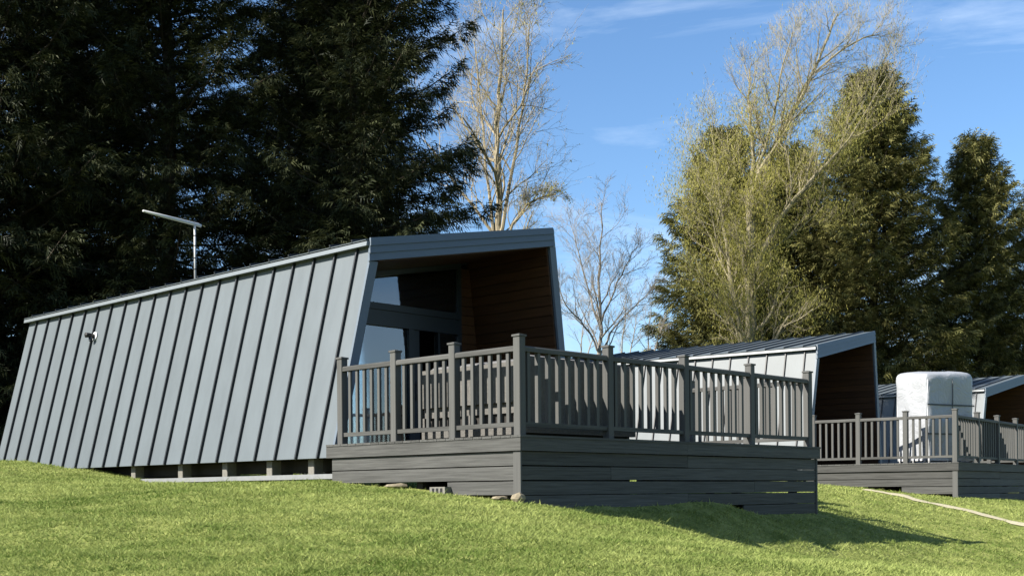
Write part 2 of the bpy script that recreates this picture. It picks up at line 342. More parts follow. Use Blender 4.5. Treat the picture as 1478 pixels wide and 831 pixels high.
def make_cabin():
    R = bpy.data.objects.new('holiday_cabin', None); C.objects.link(R)
    base = (2.4, 8.4, 0.47)
    off = tuple(-x for x in base)
    def part(name, mb, mat, parent=None, smooth=False):
        o = link(name, mb.mesh(name, mat, smooth), parent or R, off if parent is None else (0, 0, 0)); return o
    seams = [SEAM0 + PITCH * i for i in range(21)]
    al = [(A0, seams[0])] + [(seams[i], seams[i + 1]) for i in range(20)] + [(seams[20], A1)]
    # left wall (the one facing the lawn)
    lw = part('side_wall', MB().prism_y([(.028, .47), (.742, 3.326), (.87, 3.326), (.156, .47)], A0 + .02, A1 - .01), M['lining'])
    ln = math.hypot(.714, 2.856); t = (.714 / ln, 2.856 / ln)
    panel_set(lw, (.012, .47), t, ln - .03, (-t[1], t[0]), al)
    rw = part('side_wall', MB().prism_y([(4.775, .47), (4.355, 3.75), (4.235, 3.75), (4.655, .47)], A0 + .02, A1 - .01), M['lining'])
    lr = math.hypot(.42, 3.30); tr_ = (-.42 / lr, 3.30 / lr)
    panel_set(rw, (4.79, .47), tr_, lr - .03, (tr_[1], -tr_[0]), al)
    # roof
    rf = part('roof', MB().prism_y([(.74, 3.12), (.78, 3.372), (4.30, 4.034), (4.30, 3.815)], A0 + .03, A1 - .02), M['lining'])
    lo, hi = (.605, 3.372), (4.345, 4.075); lf = math.hypot(hi[0] - lo[0], hi[1] - lo[1]); tf = ((hi[0] - lo[0]) / lf, (hi[1] - lo[1]) / lf)
    panel_set(rf, lo, tf, lf, (-tf[1], tf[0]), al, rib=0.035, name='roof_panel')
    part('eave_trim', MB().prism_y([(.612, 3.292), (.622, 3.350), (.76, 3.372), (.76, 3.30)], A0 - .004, A1 + .03), M['trim'])
    part('verge_trim', MB().prism_y([(4.346, 3.78), (4.40, 3.78), (4.365, 4.075), (4.346, 4.073)], A0 - .002, A1 + .03), M['trim'])
    # front fascia: three lapped boards following the roof pitch
    def fz(b, f): return (3.398 - .309 * f) + (.187 + .006 * f) * (b - .66)
    bl, br = (.665, .625), (4.312, 4.345)
    for i, (f0, f1) in enumerate(((0, .345), (.325, .665), (.645, 1.0))):
        y0 = A0 - .045
        def xl(f): return .672 - .040 * f
        def xr(f): return 4.318 + .030 * f
        m = MB(); P = []
        for f, yy in ((f0, y0 + .018), (f1, y0), (f1, A0 - .001), (f0, A0 - .001)):
            P += [(xl(f), yy, fz(xl(f), f)), (xr(f), yy, fz(xr(f), f))]
        m.add(P, [(0, 1, 3, 2), (2, 3, 5, 4), (4, 5, 7, 6), (6, 7, 1, 0), (0, 2, 4, 6), (1, 7, 5, 3)]); part('fascia_board', m, M['anthracite'])
    # edge trims of the porch
    k = .25
    def wl(z): return .012 + k * (z - .47)
    def wr(z): return 4.79 - (.42 / 3.30) * (z - .47)
    part('edge_trim', MB().prism_y([(wl(.46) - .012, .46), (wl(3.09) - .012, 3.09), (wl(3.09) + .13, 3.09), (wl(.46) + .13, .46)], A0 - .022, A0 + .018), M['anthracite'])
    part('edge_trim', MB().prism_y([(wr(.46) + .012, .46), (wr(3.785) + .012, 3.785), (wr(3.785) - .12, 3.785), (wr(.46) - .12, .46)], A0 - .022, A0 + .018), M['anthracite'])
    # floor, rear wall, ceiling boards, cedar lining
    part('floor', MB().prism_y([(.16, .472), (.19, .60), (4.63, .60), (4.65, .472)], A0 + .03, A1 - .03), M['underframe'])
    rear = part('rear_wall', MB().prism_y([(.16, .602), (.80, 3.14), (4.24, 3.80), (4.64, .602)], A1 - .15, A1 - .012), M['lining'])
    AG = 5.1
    def ceil(b): return 3.10 + .194 * (b - .70)
    nb = 14
    cw = part('porch_ceiling', MB().prism_y([(.84, ceil(.84) + .0), (.84, ceil(.84) + .012), (4.24, ceil(4.24) + .012), (4.24, ceil(4.24))], A0 + .02, AG + .1), M['lining'])
    for i in range(nb):
        y0 = A0 + .022 + i * (AG - A0) / nb; y1 = y0 + (AG - A0) / nb - .008
        m = MB(); m.prism_y([(.845, ceil(.845) - .016), (.845, ceil(.845) - .001), (4.235, ceil(4.235) - .001), (4.235, ceil(4.235) - .016)], y0, y1)
        link('ceiling_board', m.mesh('ceiling_board', M['cedar']), cw)
    pw = part('porch_lining', MB().prism_y([(wr(.61) - .134, .61), (wr(3.76) - .134, 3.76), (wr(3.76) - .140, 3.76), (wr(.61) - .140, .61)], A0 + .02, AG + .05), M['lining'])
    hb = .152
    for i in range(21):
        z0 = .612 + i * hb; z1 = min(z0 + hb - .008, 3.77)
        m = MB(); m.prism_y([(wr(z0) - .141, z0), (wr(z1) - .141, z1), (wr(z1) - .156, z1), (wr(z0) - .166, z0)], A0 + .021, AG + .02)
        link('cladding_board', m.mesh('cladding_board', M['cedar']), pw)
    pl = part('porch_lining', MB().prism_y([(wl(.61) + .150, .61), (wl(3.06) + .150, 3.06), (wl(3.06) + .156, 3.06), (wl(.61) + .156, .61)], A0 + .02, AG + .05), M['cedar'])
    # cedar strip beside the glazing
    for i in range(20):
        z0 = .612 + i * hb; z1 = z0 + hb - .008
        if z1 > 3.70: break
        m = MB(); m.prism_y([(4.035, z0), (4.035, z1), (wr(z1) - .16, z1), (wr(z0) - .16, z0)], AG - .015, AG + .02)
        link('cladding_board', m.mesh('cladding_board', M['cedar']), pw)
    # glazed wall
    gf = MB()
    bL = lambda z: wl(z) + .16
    gf.box(3.955, 4.03, AG - .03, AG + .07, .605, ceil(4.0) - .02)                      # right stile
    gf.prism_y([(bL(.605), .605), (bL(3.15), 3.15), (bL(3.15) + .08, 3.15), (bL(.605) + .08, .605)], AG - .03, AG + .07)
    gf.prism_y([(.95, ceil(.95) - .10), (.95, ceil(.95) - .018), (3.954, ceil(3.954) - .018), (3.954, ceil(3.954) - .10)], AG - .028, AG + .068)
    gw = part('window_frame', gf, M['frame'])
    def sub(name, mb, mat, parent=gw, smooth=False): return link(name, mb.mesh(name, mat, smooth), parent)
    sub('transom', MB().box(.90, 3.954, AG - .06, AG + .06, 2.80, 2.90).box(.90, 3.954, AG - .035, AG + .05, 2.68, 2.799), M['frame'])
    sub('door_head', MB().box(.88, 3.954, AG - .045, AG + .055, 2.56, 2.679), M['frame'])
    sub('threshold', MB().box(.30, 3.954, AG - .05, AG + .08, .602, .66), M['frame'])
    sub('mullion', MB().box(2.88, 2.99, AG - .04, AG + .06, .661, 2.559).box(2.995, 3.12, AG - .01, AG + .08, .661, 2.559), M['frame'])
    sub('mullion', MB().box(3.52, 3.565, AG - .012, AG + .07, .661, 2.559), M['frame'])
    m = MB(); m.prism_y([(.90, 2.90), (.93, ceil(.93) - .10), (3.954, ceil(3.954) - .10), (3.954, 2.90)], AG + .012, AG + .022); sub('window_pane', m, M['glass'])
    m = MB(); m.prism_y([(.33, .66), (.80, 2.558), (2.878, 2.558), (2.878, .66)], AG + .012, AG + .022); sub('window_pane', m, M['glass'])
    sub('window_pane', MB().box(3.567, 3.954, AG + .012, AG + .022, .66, 2.558), M['glass'])
    sub('door_handle', MB().box(3.03, 3.06, AG - .075, AG - .05, 1.45, 1.75).box(3.035, 3.055, AG - .05, AG - .011, 1.47, 1.50).box(3.035, 3.055, AG - .05, AG - .011, 1.70, 1.73), M['galv'])
    # curtain and blind behind the glass
    cv = []; cf = []
    for i in range(25):
        x = 3.60 + i * .0145; y = AG + .16 + .025 * math.sin(i * 1.9)
        cv += [(x, y, .68), (x, y, 2.62)]
        if i: cf.append((2 * i - 2, 2 * i, 2 * i + 1, 2 * i - 1))
    link('curtain', mesh('curtain', cv, cf, M['fabric'], True), R, off)
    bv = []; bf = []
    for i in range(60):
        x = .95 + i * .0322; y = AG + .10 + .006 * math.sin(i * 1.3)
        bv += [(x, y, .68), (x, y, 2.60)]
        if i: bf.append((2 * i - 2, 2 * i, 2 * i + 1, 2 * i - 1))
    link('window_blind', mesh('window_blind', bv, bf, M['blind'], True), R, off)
    # porch interior partition closes the view through the open door
    part('partition', MB().prism_y([(.30, .602), (.80, 2.8), (.92, 3.1), (4.2, 3.1), (4.5, .602)], AG + 2.4, AG + 2.45), M['lining'])
    # notice inside the pane: faint printed lines
    no = part('notice', MB().box(1.75, 2.58, AG + .026, AG + .029, 1.55, 2.50), M['paper'])
    m = MB()
    rr = random.Random(4)
    for z, x0, x1, h in ((2.36, 1.82, 2.46, .045), (2.28, 1.90, 2.32, .03), (2.08, 1.86, 2.34, .075), (1.88, 2.20, 2.44, .04), (1.80, 1.94, 2.44, .08), (1.60, 1.98, 2.16, .06), (1.60, 2.20, 2.32, .05)):
        x = x0
        while x < x1:
            w = rr.uniform(.02, .05)
            m.box(x, min(x + w, x1), AG + .0235, AG + .0255, z, z + h * rr.uniform(.6, 1)); x += w + rr.uniform(.008, .03)
    link('lettering', m.mesh('lettering', M['ink']), no)
    # underframe: piers, pale rail along the foot
    for i, a in enumerate((3.9, 4.85, 5.95, 7.15, 8.55, 10.2, 12.0)):
        part('pier', MB().cbox(.14, .30, a, a + .13, -.15, .468), M['concrete'])
        part('pier', MB().cbox(4.2, 4.42, a, a + .22, -.15, .468), M['concrete'])
    part('floor_beam', MB().box(.42, .50, A0 + .1, A1 - .2, .30, .466), M['underframe'])
    part('foot_rail', MB().cbox(.05, .11, A0 - .0, 9.0, .198, .262), M['galv'])
    return R, off
cabin, COFF = make_cabin()
def put(o, k, base):
    o.location = U(k, *base); o.rotation_euler = (0, 0, UNITS[k][0])
put(cabin, 0, (2.4, 8.4, 0.47))
cab2 = copy_tree(cabin); put(cab2, 1, (2.4, 8.4, 0.47))
cab3 = copy_tree(cabin, skip=('notice',)); put(cab3, 2, (2.4, 8.4, 0.47))
gname = 'grey metal-clad cabins in a row on the slope'
tag(cabin, 'grey standing-seam cabin with leaning walls, roof aerial and round wall flue', 'cabin', gname)
tag(cab2, 'grey standing-seam cabin with visible ribbed roof and no aerial, behind the sofa deck', 'cabin', gname)
tag(cab3, 'grey ribbed-roof cabin mostly hidden behind the white covered object', 'cabin', gname)
# roof aerial and wall flue of the first cabin
def cpart(name, mb, mat, smooth=False): return link(name, mb.mesh(name, mat, smooth), cabin, COFF)
zr = 3.372 + .188 * (.93 - .605)
am = cpart('aerial_mast', MB().tube([(.93, 8.02, zr - .02), (.93, 8.02, 4.36)], .017, 10), M['white_plastic'], True)
for z in (3.62, 3.80, 4.0, 4.16): link('mast_clip', MB().tube([(.93, 8.02, z), (.93, 8.02, z + .018)], .0195, 10).mesh('mast_clip', M['black']), am)
link('aerial_boom', MB().tube([(1.05, 8.03, 4.345), (1.0, 8.03, 4.355), (.5, 8.03, 4.39), (.02, 8.03, 4.425)], [.026, .030, .027, .018], 10).mesh('aerial_boom', M['white_plastic'], True), am)
link('mast_base', MB().box(.85, 1.01, 7.94, 8.10, zr - .03, zr + .012).mesh('mast_base', M['galv']), am)
fz_ = 2.77; fb = .012 + .25 * (fz_ - .47)
fl = cpart('flue', MB().tube([(fb, 10.68, fz_), (fb - .12, 10.68, fz_ + .015), (fb - .17, 10.68, fz_ + .012)], [.04, .04, .045], 14), M['black'], True)
link('flange', MB().tube([(fb + .002, 10.66, fz_), (fb - .02, 10.66, fz_ + .004)], .08, 18).mesh('flange', M['white_plastic']), fl)
link('flue_hood', MB().tube([(fb - .08, 10.68, fz_ - .015), (fb - .09, 10.66, fz_ - .085)], [.035, .03], 10).mesh('flue_hood', M['frame']), fl)

# ------------------------------------------------------------------ deck with balustrade
ZF = 0.634
def make_deck():
    R = bpy.data.objects.new('timber_deck', None); C.objects.link(R); base = (3.2, 1.7, -0.2); off = tuple(-x for x in base)
    def part(name, me, loc=(0, 0, 0), parent=None):
        return link(name, me, parent or R, tuple(o + l for o, l in zip(off, loc)) if parent is None else loc)
    fb = MB().box(-.045, 6.455, 0, .144, ZF - .026, ZF).mesh('floor_board', M['wood_x'])
    for i in range(23): part('floor_board', fb, (0, -.045 + i * .15, 0))
    for i in range(11): part('joist', MB().box(.06, .105, .05, 3.33, ZF - .19, ZF - .027).mesh('joist', M['underframe']), (i * .623, 0, 0))
    for b in (.12, 1.6, 3.15, 4.7, 6.2):
        for a in (.265, 1.735, 3.005): part('deck_leg', MB().box(b, b + .1, a, a + .1, -.62, ZF - .361).mesh('deck_leg', M['underframe']))
    for a in (.28, 1.75, 3.02): part('light_block_bearer', MB().box(.10, 6.33, a, a + .07, ZF - .36, ZF - .192).mesh('light_block_bearer', M['underframe']))  # bearers under the joists, added to stop light through the skirting gaps
    part('light_block_bearer', MB().box(.22, 4.3, 1.85, 1.90, -.10, ZF - .365).mesh('light_block_bearer', M['underframe']))  # extra low beam added to block bright slits between the boards
    # edge fascia
    zt, zb = ZF - .027, ZF - .172
    part('fascia_board', MB().box(-.036, -.012, -.036, 3.405, zb, zt).mesh('fascia_board', M['wood_y']))
    part('fascia_board', MB().box(6.425, 6.449, -.036, 3.405, zb, zt).mesh('fascia_board', M['wood_y']))
    part('fascia_board', MB().box(-.0115, 3.1, -.036, -.012, zb, zt).mesh('fascia_board', M['wood_x']))
    part('fascia_board', MB().box(3.103, 6.4245, -.036, -.012, zb, zt).mesh('fascia_board', M['wood_x']))
    # skirting boards
    rj = random.Random(9)
    def top(k): return ZF - .181 - k * .163 + rj.uniform(-.0035, .0035)
    for k in range(2): part('skirting_board', MB().box(.0, .022, .10, 3.33, (tk := top(k)) - .151, tk).mesh('skirting_board', M['wood_y']))
    part('skirting_board', MB().box(.0, .022, .10, 1.17, (tk := top(2)) - .151, tk).mesh('skirting_board', M['wood_y']))
    cuts = [3.15, 1.58, 4.72, 3.15]
    for k in range(4):
        part('skirting_board', MB().box(.012, cuts[k] - .003, .0, .022, (tk := top(k)) - .151, tk).mesh('skirting_board', M['wood_x']))
        part('skirting_board', MB().box(cuts[k] + .003, 6.375, .0, .022, (tk := top(k)) - .151, tk).mesh('skirting_board', M['wood_x']))
    part('skirting_board', MB().box(4.45, 6.375, .0, .022, (tk := top(4)) - .151, tk).mesh('skirting_board', M['wood_x']))
    for k in range(5): part('skirting_board', MB().box(6.37, 6.392, .03, 3.33, (tk := top(k)) - .151, tk).mesh('skirting_board', M['wood_y']))
    part('corner_trim', MB().box(-.014, -.001, -.003, .095, -.16, zb - .004).box(-.014, .01, -.014, -.0035, -.16, zb - .004).mesh('corner_trim', M['wood_z']))
    part('corner_trim', MB().box(6.376, 6.405, -.014, .028, top(4) - .151, zb - .004).mesh('corner_trim', M['wood_z']))
    # balustrade
    post = MB().cbox(0, .1, 0, .1, ZF, ZF + 1.09).mesh('post', M['wood_z'])
    cm = MB(); cm.cbox(-.012, .112, -.012, .112, ZF + 1.0905, ZF + 1.112, .004)
    cm.add([(-.006, -.006, ZF + 1.1125), (.106, -.006, ZF + 1.1125), (.106, .106, ZF + 1.1125), (-.006, .106, ZF + 1.1125), (.05, .05, ZF + 1.126)], [(0, 1, 4), (1, 2, 4), (2, 3, 4), (3, 0, 4), (3, 2, 1, 0)])
    cap = cm.mesh('post_cap', M['wood_z'])
    sa, sb = 1.0405, 1.55
    spots = [(0, 0)] + [(0, sa * i) for i in (1, 2, 3)] + [(sb * i, 0) for i in (1, 2, 3, 4)] + [(sb * 4, sa * i) for i in (1, 2)]
    for b, a in spots:
        p = part('post', post, (b, a, 0)); link('post_cap', cap, p)
    bz0, bz1 = ZF + .146, ZF + .931
    bal_y = MB().cbox(.032, .068, 0, .046, bz0 + .0005, bz1 - .0005, .003).mesh('baluster', M['wood_z'])
    bal_x = MB().cbox(0, .048, .026, .076, bz0 + .0005, bz1 - .0005, .003).mesh('baluster', M['wood_z'])
    def railsec(c, w): return [(c - w, bz1), (c + w, bz1), (c + w, bz1 + .045), (c + w - .012, bz1 + .060), (c - w + .012, bz1 + .060), (c - w, bz1 + .045)]
    tr_y = MB().prism_y(railsec(.05, .04), .1005, sa - .0005).mesh('top_rail', M['wood_y']); brl_y = MB().box(.022, .078, .1005, sa - .0005, bz0 - .05, bz0).mesh('bottom_rail', M['wood_y'])
    tr_x = MB().prism_x(railsec(.05, .04), .1005, sb - .0005).mesh('top_rail', M['wood_x']); brl_x = MB().box(.1005, sb - .0005, .022, .078, bz0 - .05, bz0).mesh('bottom_rail', M['wood_x'])
    for b in (0, sb * 4):
        for i in range(3 if b == 0 else 2):
            part('top_rail', tr_y, (b, sa * i, 0)); part('bottom_rail', brl_y, (b, sa * i, 0))
            for j in range(6): part('baluster', bal_y, (b, sa * i + .1 + .0957 * (j + 1) + .046 * j, 0))
    for i in range(4):
        part('top_rail', tr_x, (sb * i, 0, 0)); part('bottom_rail', brl_x, (sb * i, 0, 0))
        for j in range(8): part('baluster', bal_x, (sb * i + .155 + .172 * j, 0, 0))
    return R
deck = make_deck(); put(deck, 0, (3.2, 1.7, -0.2))
deck2 = copy_tree(deck); put(deck2, 1, (3.2, 1.7, -0.2))
tag(deck, 'raised grey slatted deck with baluster railing holding an L-shaped sofa', 'deck', 'raised decks in front of the cabins')
tag(deck2, 'raised grey slatted deck with baluster railing carrying the white covered object', 'deck', 'raised decks in front of the cabins')

# corner sofa on the first deck, backs against the left and front railings
sofa = bpy.data.objects.new('corner_sofa', None); C.objects.link(sofa); put(sofa, 0, (.75, 1.1, ZF)); sofa.location.z += .001
def sp(name, mb, mat, smooth=False): return link(name, mb.mesh(name, mat, smooth), sofa, (-.75, -1.1, 0))
def soft(mb, x0, x1, y0, y1, z0, z1, c=.04):
    return mb.add([(x0 + c, y0 + c, z0), (x1 - c, y0 + c, z0), (x1 - c, y1 - c, z0), (x0 + c, y1 - c, z0), (x0, y0, z0 + c), (x1, y0, z0 + c), (x1, y1, z0 + c), (x0, y1, z0 + c),
                   (x0, y0, z1 - c), (x1, y0, z1 - c), (x1, y1, z1 - c), (x0, y1, z1 - c), (x0 + c, y0 + c, z1), (x1 - c, y0 + c, z1), (x1 - c, y1 - c, z1), (x0 + c, y1 - c, z1)],
                  [(3, 2, 1, 0), (12, 13, 14, 15)] + [(4 * r + i, 4 * r + (i + 1) % 4, 4 * r + 4 + (i + 1) % 4, 4 * r + 4 + i) for r in range(3) for i in range(4)])
sp('backrest', MB().box(.30, .36, .30, 1.97, .40, .86), M['rattan']); sp('backrest', MB().box(.362, 2.45, .30, .36, .05, .93), M['rattan'])
sp('seat', MB().box(.362, 1.05, .362, 1.97, .28, .40), M['rattan']); sp('seat', MB().box(1.052, 2.45, .362, 1.02, .28, .40), M['rattan'])
sp('armrest', MB().box(.362, 1.0, 1.88, 1.97, .402, .62), M['rattan']); sp('armrest', MB().box(2.36, 2.45, .362, 1.0, .402, .62), M['rattan'])
sp('seat_light_block', MB().box(.40, .43, .37, 1.9, .02, .279), M['underframe']); sp('seat_light_block', MB().box(.44, 2.40, .40, .43, .02, .279), M['underframe'])  # dark panels added to block light below the seats
sp('plinth', MB().box(.31, .35, .32, 1.95, .03, .12), M['rattan'])
for x, y in ((.31, .32), (.31, 1.1), (.31, 1.9), (.98, 1.9), (2.38, .38), (2.38, .95), (1.0, .95)): sp('leg', MB().box(x, x + .05, y, y + .05, .0, .03).box(x + .002, x + .048, y + .002, y + .048, .03, .2795), M['rattan'])
for i in range(3): sp('cushion', soft(MB(), .365, .50, .38 + i * .50, .86 + i * .50, .42, .90), M['cushion'], True)
for i in range(3): sp('cushion', soft(MB(), .55 + i * .60, 1.13 + i * .60, .365, .50, .42, .96), M['cushion'], True)
tag(sofa, 'L-shaped grey garden sofa with its backs against the deck railings', 'sofa')

# the wrapped object on the far deck
cov = bpy.data.objects.new('covered_garden_furniture', None); C.objects.link(cov)
cx, cy = 9.366, 27.05
cov.location = (cx, cy, UNITS[1][3] + ZF + .001); cov.rotation_euler = (0, 0, math.radians(30))
def cover_mesh():
    n, hz, W, Hh = 10, 26, .60, 1.98; vs, fs = [], []
    rr = np.random.default_rng(3); per = []
    rad = .075
    for q, (sx, sy) in enumerate(((1, 1), (-1, 1), (-1, -1), (1, -1))):
        for j in range(5):
            an = math.pi / 2 * (q + j / 4); per.append((sx * (W - rad) + rad * math.cos(an), sy * (W - rad) + rad * math.sin(an)))
        # straight runs
        nx_ = ((1, 1), (-1, 1), (-1, -1), (1, -1))[(q + 1) % 4]; an = math.pi / 2 * (q + 1)
        e = (nx_[0] * (W - rad) + rad * math.cos(an), nx_[1] * (W - rad) + rad * math.sin(an)); s0 = per[-1]
        for j in range(1, 12): per.append((s0[0] + (e[0] - s0[0]) * j / 12, s0[1] + (e[1] - s0[1]) * j / 12))
    m = len(per); ph = rr.uniform(0, 6, 6)
    prof = [(z, 1.0) for z in np.linspace(.06, Hh - .16, hz)] + [(Hh - .10, .985), (Hh - .05, .95), (Hh - .015, .88), (Hh + .01, .72), (Hh + .03, .4)]
    for zi, (z, sc) in enumerate(prof):
        for i, (x, y) in enumerate(per):
            wob = .012 * math.sin(i * .55 + z * 5 + ph[0]) + .010 * math.sin(i * 1.3 - z * 9 + ph[1]) + .014 * math.sin(z * 3.1 + ph[2] + i * .2)
            k = sc * (1 + wob * (1.0 if zi > 1 else 1.6)); sag = -.03 * math.sin(i / m * 2 * math.pi * 2 + 1) * (sc < 1)
            vs.append((x * k * 1.208, y * k * .742, z + sag))
    for zi in range(len(prof) - 1):
        for i in range(m): fs.append((zi * m + i, zi * m + (i + 1) % m, (zi + 1) * m + (i + 1) % m, (zi + 1) * m + i))
    fs.append(tuple(range((len(prof) - 1) * m, len(prof) * m)))
    return mesh('cover', vs, fs, M['cover'], True)
cvo = link('cover', cover_mesh(), cov)
for x0, x1, y0, y1 in ((-.70, -.10, -.455, -.41), (.10, .70, -.455, -.41), (-.735, -.69, -.36, -.02), (-.735, -.69, .02, .36)):
    m = MB().box(x0, x1, y0, y1, .055, .10)
    for px in (x0, x1 - .045):
        for py in (y0, y1 - .045): m.box(px + .002, px + .043, py + .002, py + .043, 0, .0545)
    link('foot_frame', m.mesh('foot_frame', M['white_plastic']), cov)
for ex, ey in ((-.695, -.425), (.695, -.425), (-.695, .425)):
    link('corner_seam', MB().tube([(ex, ey, z) for z in np.linspace(.08, 1.80, 14)], .013, 6).mesh('corner_seam', M['white_plastic'], True), cvo)
for z in (.62, 1.25):
    link('strap', MB().box(-.742, .742, -.462, -.456, z, z + .03).mesh('strap', M['frame']), cvo)
link('centre_seam', MB().tube([(.05 + .004 * math.sin(z * 9), -.458, z) for z in np.linspace(.08, 1.84, 14)], .010, 5).mesh('centre_seam', M['frame'], True), cvo)
tag(cov, 'tall boxy object wrapped in a crumpled silvery white cover on a deck', 'covered furniture')

# small things at the foot of the first deck
def rock(name, loc, s, seed):
    import bmesh
    bm = bmesh.new(); bmesh.ops.create_icosphere(bm, subdivisions=2, radius=1); r = random.Random(seed); of = [r.uniform(0, 9) for _ in range(3)]
    for v in bm.verts:
        k = 1 + .22 * math.sin(v.co.x * 3 + of[0]) * math.cos(v.co.y * 2.6 + of[1]) + .15 * math.sin(v.co.z * 4 + of[2])
        v.co = Vector((v.co.x * s[0], v.co.y * s[1], v.co.z * s[2])) * k
    me = bpy.data.meshes.new(name); bm.to_mesh(me); bm.free(); me.materials.append(M['stone'])
    return link(name, me, None, loc)
def on_ground(b, a, dz=0): p = U(0, b, a); return (p[0], p[1], float(ground(p[0], p[1])) + dz)
tag(rock('stone', on_ground(-.10, -.06, .04), (.075, .07, .075), 1), 'rounded clod of stone leaning on the deck corner', 'stone')
tag(rock('stone', on_ground(-.07, .26, .02), (.08, .06, .035), 2), 'small flat stone under the lowest deck board beside the corner', 'stone')
tag(rock('stone', on_ground(-.06, 2.02, .03), (.12, .07, .045), 5), 'low pale stone under the gap in the deck skirting', 'stone')
blk = MB().box(-.07, .07, -.13, .13, 0, .10); bo = link('concrete_block', blk.mesh('concrete_block', M['concrete']), None, on_ground(-.03, 1.24, -.01), (0, 0, UNITS[0][0]))
hol = MB().box(-.002, .002, -.018, .018, .02, .085).mesh('block_slot', M['black'])
for i in range(3): link('block_slot', hol, bo, (-.0725, -.07 + .07 * i, 0))
tag(bo, 'short grey concrete block under the deck skirting end', 'block')

# ------------------------------------------------------------------ trees
def conifer_meshes(seed, H, R, nb, leaf, per_m=16, spray=.55, droop=.35, lowest=.03, power=.7, rise=(-.1, .75)):
    r = np.random.default_rng(seed); wood = MB()
    zz = np.linspace(0, H * .97, 9); wood.tube([(0.12 * math.sin(z * .5 + seed), .12 * math.cos(z * .4 + seed), z) for z in zz], [max(.02, H * .016 * (1 - z / H)) for z in zz], 8)
    Ps, Ds = [], []
    fluct = r.uniform(.72, 1.12, (40, 12))
    for i in range(nb):
        q = (i + r.random()) / nb; h = H * (lowest + (.985 - lowest) * q ** 1.08); f = h / H; az = i * 2.39996 + r.normal(0, .25)
        Lb = R * (1 - f) ** power * r.uniform(.72, 1.06) * fluct[int(f * 39), int((az % 6.2832) / 6.2832 * 12) % 12] + .25
        if f < .08: Lb *= .8
        e = rise[0] + (rise[1] - rise[0]) * f + r.normal(0, .10)
        d = np.array([math.cos(az) * math.cos(e), math.sin(az) * math.cos(e), math.sin(e)]); side = np.array([-math.sin(az), math.cos(az), 0])
        def pos(s): return np.array([0, 0, h])[None] + d[None] * (Lb * s)[:, None] + np.array([0, 0, 1.])[None] * ((-droop * .45 * s ** 2 + .22 * s ** 4) * Lb)[:, None]
        if Lb > 1.0:
            ss = np.array([0, .35, .7, 1.]); pp = pos(ss); wood.tube([tuple(x) for x in pp], [.012 + .010 * Lb, .010 + .006 * Lb, .008 + .003 * Lb, .006], 4, False)
        ns = max(4, int(per_m * Lb)); s = 1 - .92 * r.random(ns) ** 1.5; p = pos(s)
        off = r.normal(0, 1, (ns, 1)) * .16 * Lb * (1.15 - s)[:, None]
        p = p + side[None] * off + r.normal(0, .07, (ns, 3))
        dd = d[None] * r.uniform(.3, 1, (ns, 1)) + side[None] * np.sign(off) * r.uniform(.1, .9, (ns, 1)) + np.array([0, 0, -1.])[None] * r.uniform(-.15, .95, (ns, 1)) * droop * 1.6 + r.normal(0, .22, (ns, 3))
        Ps.append(p); Ds.append(dd)
    P = np.concatenate(Ps); D = np.concatenate(Ds); D /= np.linalg.norm(D, axis=1)[:, None]; n = len(P)
    Nn = np.array([0, 0, 1.])[None] + r.normal(0, .55, (n, 3)); S = np.cross(D, Nn); S /= np.linalg.norm(S, axis=1)[:, None]
    ln = spray * r.uniform(.55, 1.25, n)[:, None]; tv = r.random(n) ** (1.6 if leaf is M['leaf_dark'] else 1.15)
    T, tt = [], []
    k = 6
    for j in range(k):
        sd = 1 if j % 2 else -1; u = (j + .5) / k
        b0 = P + D * ln * u * .8; tip = b0 + (D * .75 + S * sd * .62) * ln * (.55 - .25 * u) + np.array([0, 0, -1.])[None] * ln * .12 + r.normal(0, .02, (n, 3))
        w = ln * .062
        T.append(np.stack([b0 - D * w, b0 + D * w * 1.2, tip], 1)); tt.append(np.clip(tv + r.normal(0, .12, n), 0, 1))
    T.append(np.stack([P - S * ln * .03, P + S * ln * .03, P + D * ln], 1)); tt.append(tv)
    V = np.concatenate(T); tint = np.concatenate(tt)
    return wood.mesh('trunk', M['bark_dark'], True), tris_mesh('crown', V, leaf, tint)
def place_tree(name, meshes, x, y, rz, label, cat='tree', group=None, sc=1.0, scz=None):
    R = bpy.data.objects.new(name, None); C.objects.link(R); R.location = (x, y, float(ground(x, y)) - .08); R.rotation_euler = (0, 0, rz); R.scale = (sc, sc, scz or sc)
    link('trunk', meshes[0], R); link('crown', meshes[1], R); return tag(R, label, cat, group)
cA = conifer_meshes(11, 21, 5.0, 450, M['leaf_dark'], per_m=44, spray=.38, droop=.42)
cB = conifer_meshes(12, 20, 4.8, 430, M['leaf_dark'], per_m=44, spray=.38, droop=.36)
gl = 'tall dark conifers behind the cabins'
place_tree('conifer_tree', cA, -4.25, 33.0, 0.9, 'dark conifer beside the pale bare tree, rising behind the porch of the aerial cabin', group=gl)
place_tree('conifer_tree', cB, -8.9, 31.6, 2.1, 'dark conifer rising directly behind the roof aerial', group=gl)
place_tree('conifer_tree', cA, -12.9, 30.4, 4.0, 'dark conifer rising behind the far rear end of the aerial cabin', group=gl, sc=1.05)
place_tree('conifer_tree', cB, -17.2, 29.0, 5.2, 'dark conifer added at the outer end to shade the dark row', group=gl, sc=1.08)  # added beyond the visible row to throw shade on it
place_tree('conifer_tree', cA, -21.6, 27.0, 1.2, 'dark conifer added out of view, furthest along, to shade the row', group=gl, sc=1.05)  # unseen tree, added to shade the row in view
for x, y, rz, lb in ((-5.6, 38.5, 3.3, 'dark conifer in the second row, showing through gaps above the porch end'), (-13.5, 38.0, 0.9, 'dark conifer in the second row, behind the cabin end with the wall flue')):
    place_tree('conifer_tree', cB, x, y, rz, lb, group=gl, sc=1.02)
cC = conifer_meshes(21, 19.8, 6.3, 500, M['leaf_olive'], per_m=26, spray=.58, droop=.30, power=.6)
